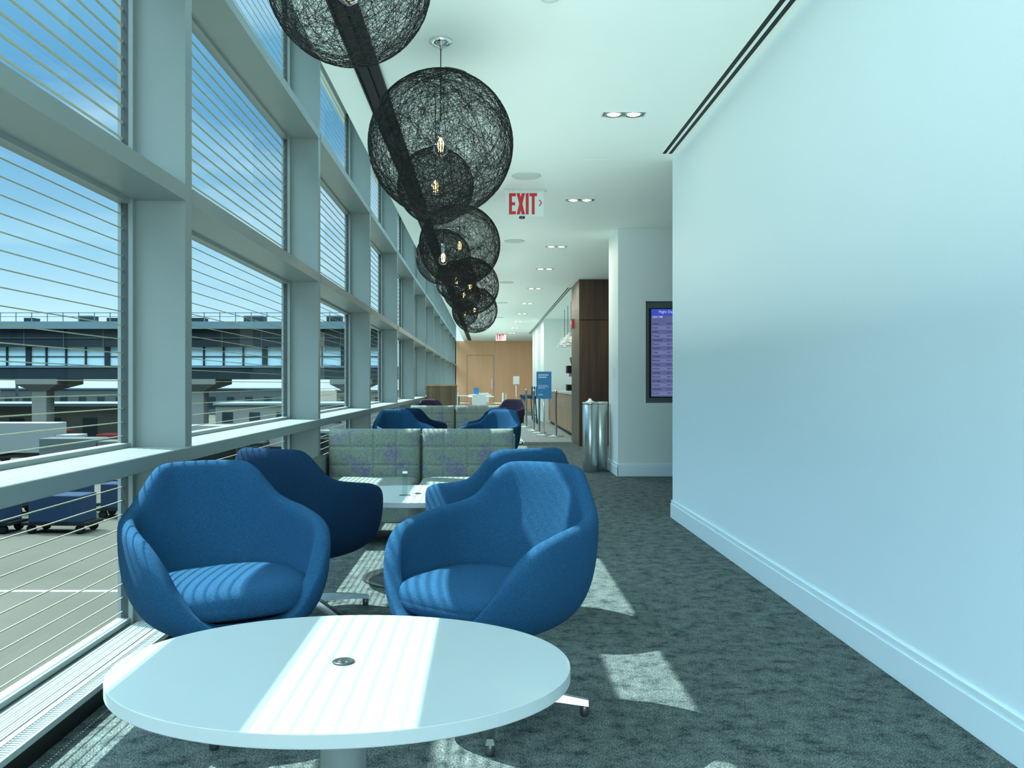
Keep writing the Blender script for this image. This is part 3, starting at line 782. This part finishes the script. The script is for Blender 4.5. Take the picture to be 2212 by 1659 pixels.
truck(-21, 70, 5, 2.4, 'brgrey', 'grey service vehicle on the apron')
truck(-12.5, 72, 4.4, 2.2, 'tyre', 'dark service vehicle on the apron')
def shed(x, y, w, d, h, mat, label):
    t = thing('service_building', (x, y, GZ), label, 'building', group='low apron buildings')
    mb = MB().box(-w/2, w/2, 0, d, 0, h)
    n = int(w/4)
    for i in range(n): mb.box(-w/2+1+i*4, -w/2+2.6+i*4, -.06, 0, h*.25, h*.7, 1)
    link('walls', mb.mesh('w', [mat, 'bridge_dark']), t)
    link('roof', MB().box(-w/2-.3, w/2+.3, -.3, d+.3, h, h+.3).mesh('r', ['bridge_light']), t)
shed(-52, 96, 26, 10, 4.2, 'brtan', 'low tan flat-roofed service building')
shed(-28, 130, 24, 12, 3.5, 'pier', 'long pale hangar-like building in the distance')
shed(-75, 190, 60, 12, 5.5, 'brgrey', 'distant grey terminal building')
shed(-20, 206, 30, 12, 5, 'brtan', 'distant tan terminal building')
def mast(x, y, h):
    t = thing('light_mast', (x, y, GZ), 'tall apron floodlight mast', 'lamp post', group='floodlight masts')
    link('pole', MB().lathe([(.22, 0), (.12, h)], 12).mesh('p', ['brgrey']), t)
    link('floodlight_head', MB().box(-1.1, 1.1, -.15, .15, h-.2, h+.15).mesh('p', ['bridge_dark']), t)
mast(-64, 120, 15); mast(-24, 150, 15)
def cart(x, y, rz):
    t = thing('baggage_cart', (x, y, GZ), 'blue baggage container dolly on the apron', 'cart', rz, 'baggage carts')
    link('container', MB().box(-1.2, 1.2, -.7, .7, .5, 1.7).mesh('c', ['cartb']), t, bevel=.04)
    link('deck', MB().box(-1.5, 1.5, -.75, .75, .38, .5).mesh('c', ['tyre']), t)
    for a in (-1.1, 1.1):
        for q in (-.6, .6): link('wheel', MB().lathe([(.08, -.08), (.2, -.08), (.2, .08), (.08, .08)], 16).mesh('w', ['tyre']), t, loc=(a, q, .2), rot=(D(90), 0, 0))
for i in range(5): cart(-17.8-3.5*i, 44+.5*i, .05)
for i in range(3): cart(-19-3.4*i, 39.5, -.05)
for i in range(7):
    tag(link('bollard', MB().lathe([(.12, 0), (.12, 1.), (.02, 1.06)], 14).mesh('bo', ['yellow']), loc=(-9.2-1.1*i*.6, 44+.2*i, GZ)), 'short yellow safety bollard on the apron', 'bollard', 'yellow bollards')

# ------------------------------------------------------------------ sky, sun, camera
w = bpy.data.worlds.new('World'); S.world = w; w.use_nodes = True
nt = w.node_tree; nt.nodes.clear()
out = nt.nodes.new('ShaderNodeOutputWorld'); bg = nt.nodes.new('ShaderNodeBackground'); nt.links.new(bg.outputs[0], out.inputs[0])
tc = nt.nodes.new('ShaderNodeTexCoord'); sx = nt.nodes.new('ShaderNodeSeparateXYZ'); nt.links.new(tc.outputs['Generated'], sx.inputs[0])
r = nt.nodes.new('ShaderNodeValToRGB'); e = r.color_ramp.elements
e[0].position = 0; e[0].color = (.50, .66, .70, 1); e[1].position = .75; e[1].color = (.64, .80, .90, 1)
for p, c_ in ((.06, (.41, .60, .68)), (.14, (.23, .44, .58)), (.28, (.085, .25, .43)), (.42, (.13, .33, .50))):
    q = e.new(p); q.color = (*c_, 1)
nt.links.new(sx.outputs[2], r.inputs[0])
mp = nt.nodes.new('ShaderNodeMapping'); mp.inputs['Scale'].default_value = (2, 2, 9); nt.links.new(tc.outputs['Generated'], mp.inputs[0])
n = nt.nodes.new('ShaderNodeTexNoise'); n.inputs['Scale'].default_value = 1.6; n.inputs['Detail'].default_value = 6; nt.links.new(mp.outputs[0], n.inputs['Vector'])
cr = nt.nodes.new('ShaderNodeValToRGB'); cr.color_ramp.elements[0].position = .45; cr.color_ramp.elements[1].position = .8
cr.color_ramp.elements[0].color = (0, 0, 0, 1); cr.color_ramp.elements[1].color = (.6, .6, .6, 1)
nt.links.new(n.outputs[0], cr.inputs[0])
mx = nt.nodes.new('ShaderNodeMixRGB'); nt.links.new(cr.outputs[0], mx.inputs[0]); nt.links.new(r.outputs[0], mx.inputs[1]); mx.inputs[2].default_value = (.58, .72, .76, 1)
nt.links.new(mx.outputs[0], bg.inputs[0])
# sky boosted above the visible elevations, added fill for the interior
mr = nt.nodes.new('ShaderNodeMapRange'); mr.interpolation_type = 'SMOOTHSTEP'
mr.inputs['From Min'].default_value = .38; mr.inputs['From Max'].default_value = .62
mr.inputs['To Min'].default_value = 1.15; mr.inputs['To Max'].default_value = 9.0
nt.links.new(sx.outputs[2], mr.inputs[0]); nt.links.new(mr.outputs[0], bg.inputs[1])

sun = bpy.data.lights.new('Sun', 'SUN'); sun.energy = 10.; sun.angle = D(.40); sun.color = (.95, 1., .94)
so = link('Sun', sun); so.rotation_euler = Vector((.575, -.30, -1)).to_track_quat('-Z', 'Y').to_euler()
# unseen area lamp added behind the viewer as fill light
rear_fill = bpy.data.lights.new('rear_fill_light', 'AREA'); rear_fill.shape = 'RECTANGLE'; rear_fill.size = 2.9; rear_fill.size_y = 2.7
rear_fill.energy = 135; rear_fill.color = (.78, .94, 1.)
link('rear_fill_light', rear_fill, loc=(0, YB+.05, 1.55), rot=(D(94), 0, 0))
# unseen upward-facing lamps added along the lounge to brighten the ceiling
for yy, ln, en in ((4.2, 9.0, 32), (16, 13, 36), (29, 12, 30)):
    up = bpy.data.lights.new('ceiling_fill_light', 'AREA'); up.shape = 'RECTANGLE'; up.size = 1.3; up.size_y = ln
    up.energy = en; up.color = (.84, 1., .93)
    link('ceiling_fill_light', up, loc=(.25, yy, 1.35), rot=(D(180), 0, 0))

cam = bpy.data.cameras.new('Camera'); co = link('Camera', cam, loc=(0, 0, H), rot=(D(90), 0, 0))
cam.sensor_width = 36; cam.lens = 36*1900/2212; cam.shift_x = 56/2212; cam.clip_end = 2000; cam.clip_start = .05
S.camera = co
S.view_settings.view_transform = 'Standard'
S.view_settings.exposure = .5
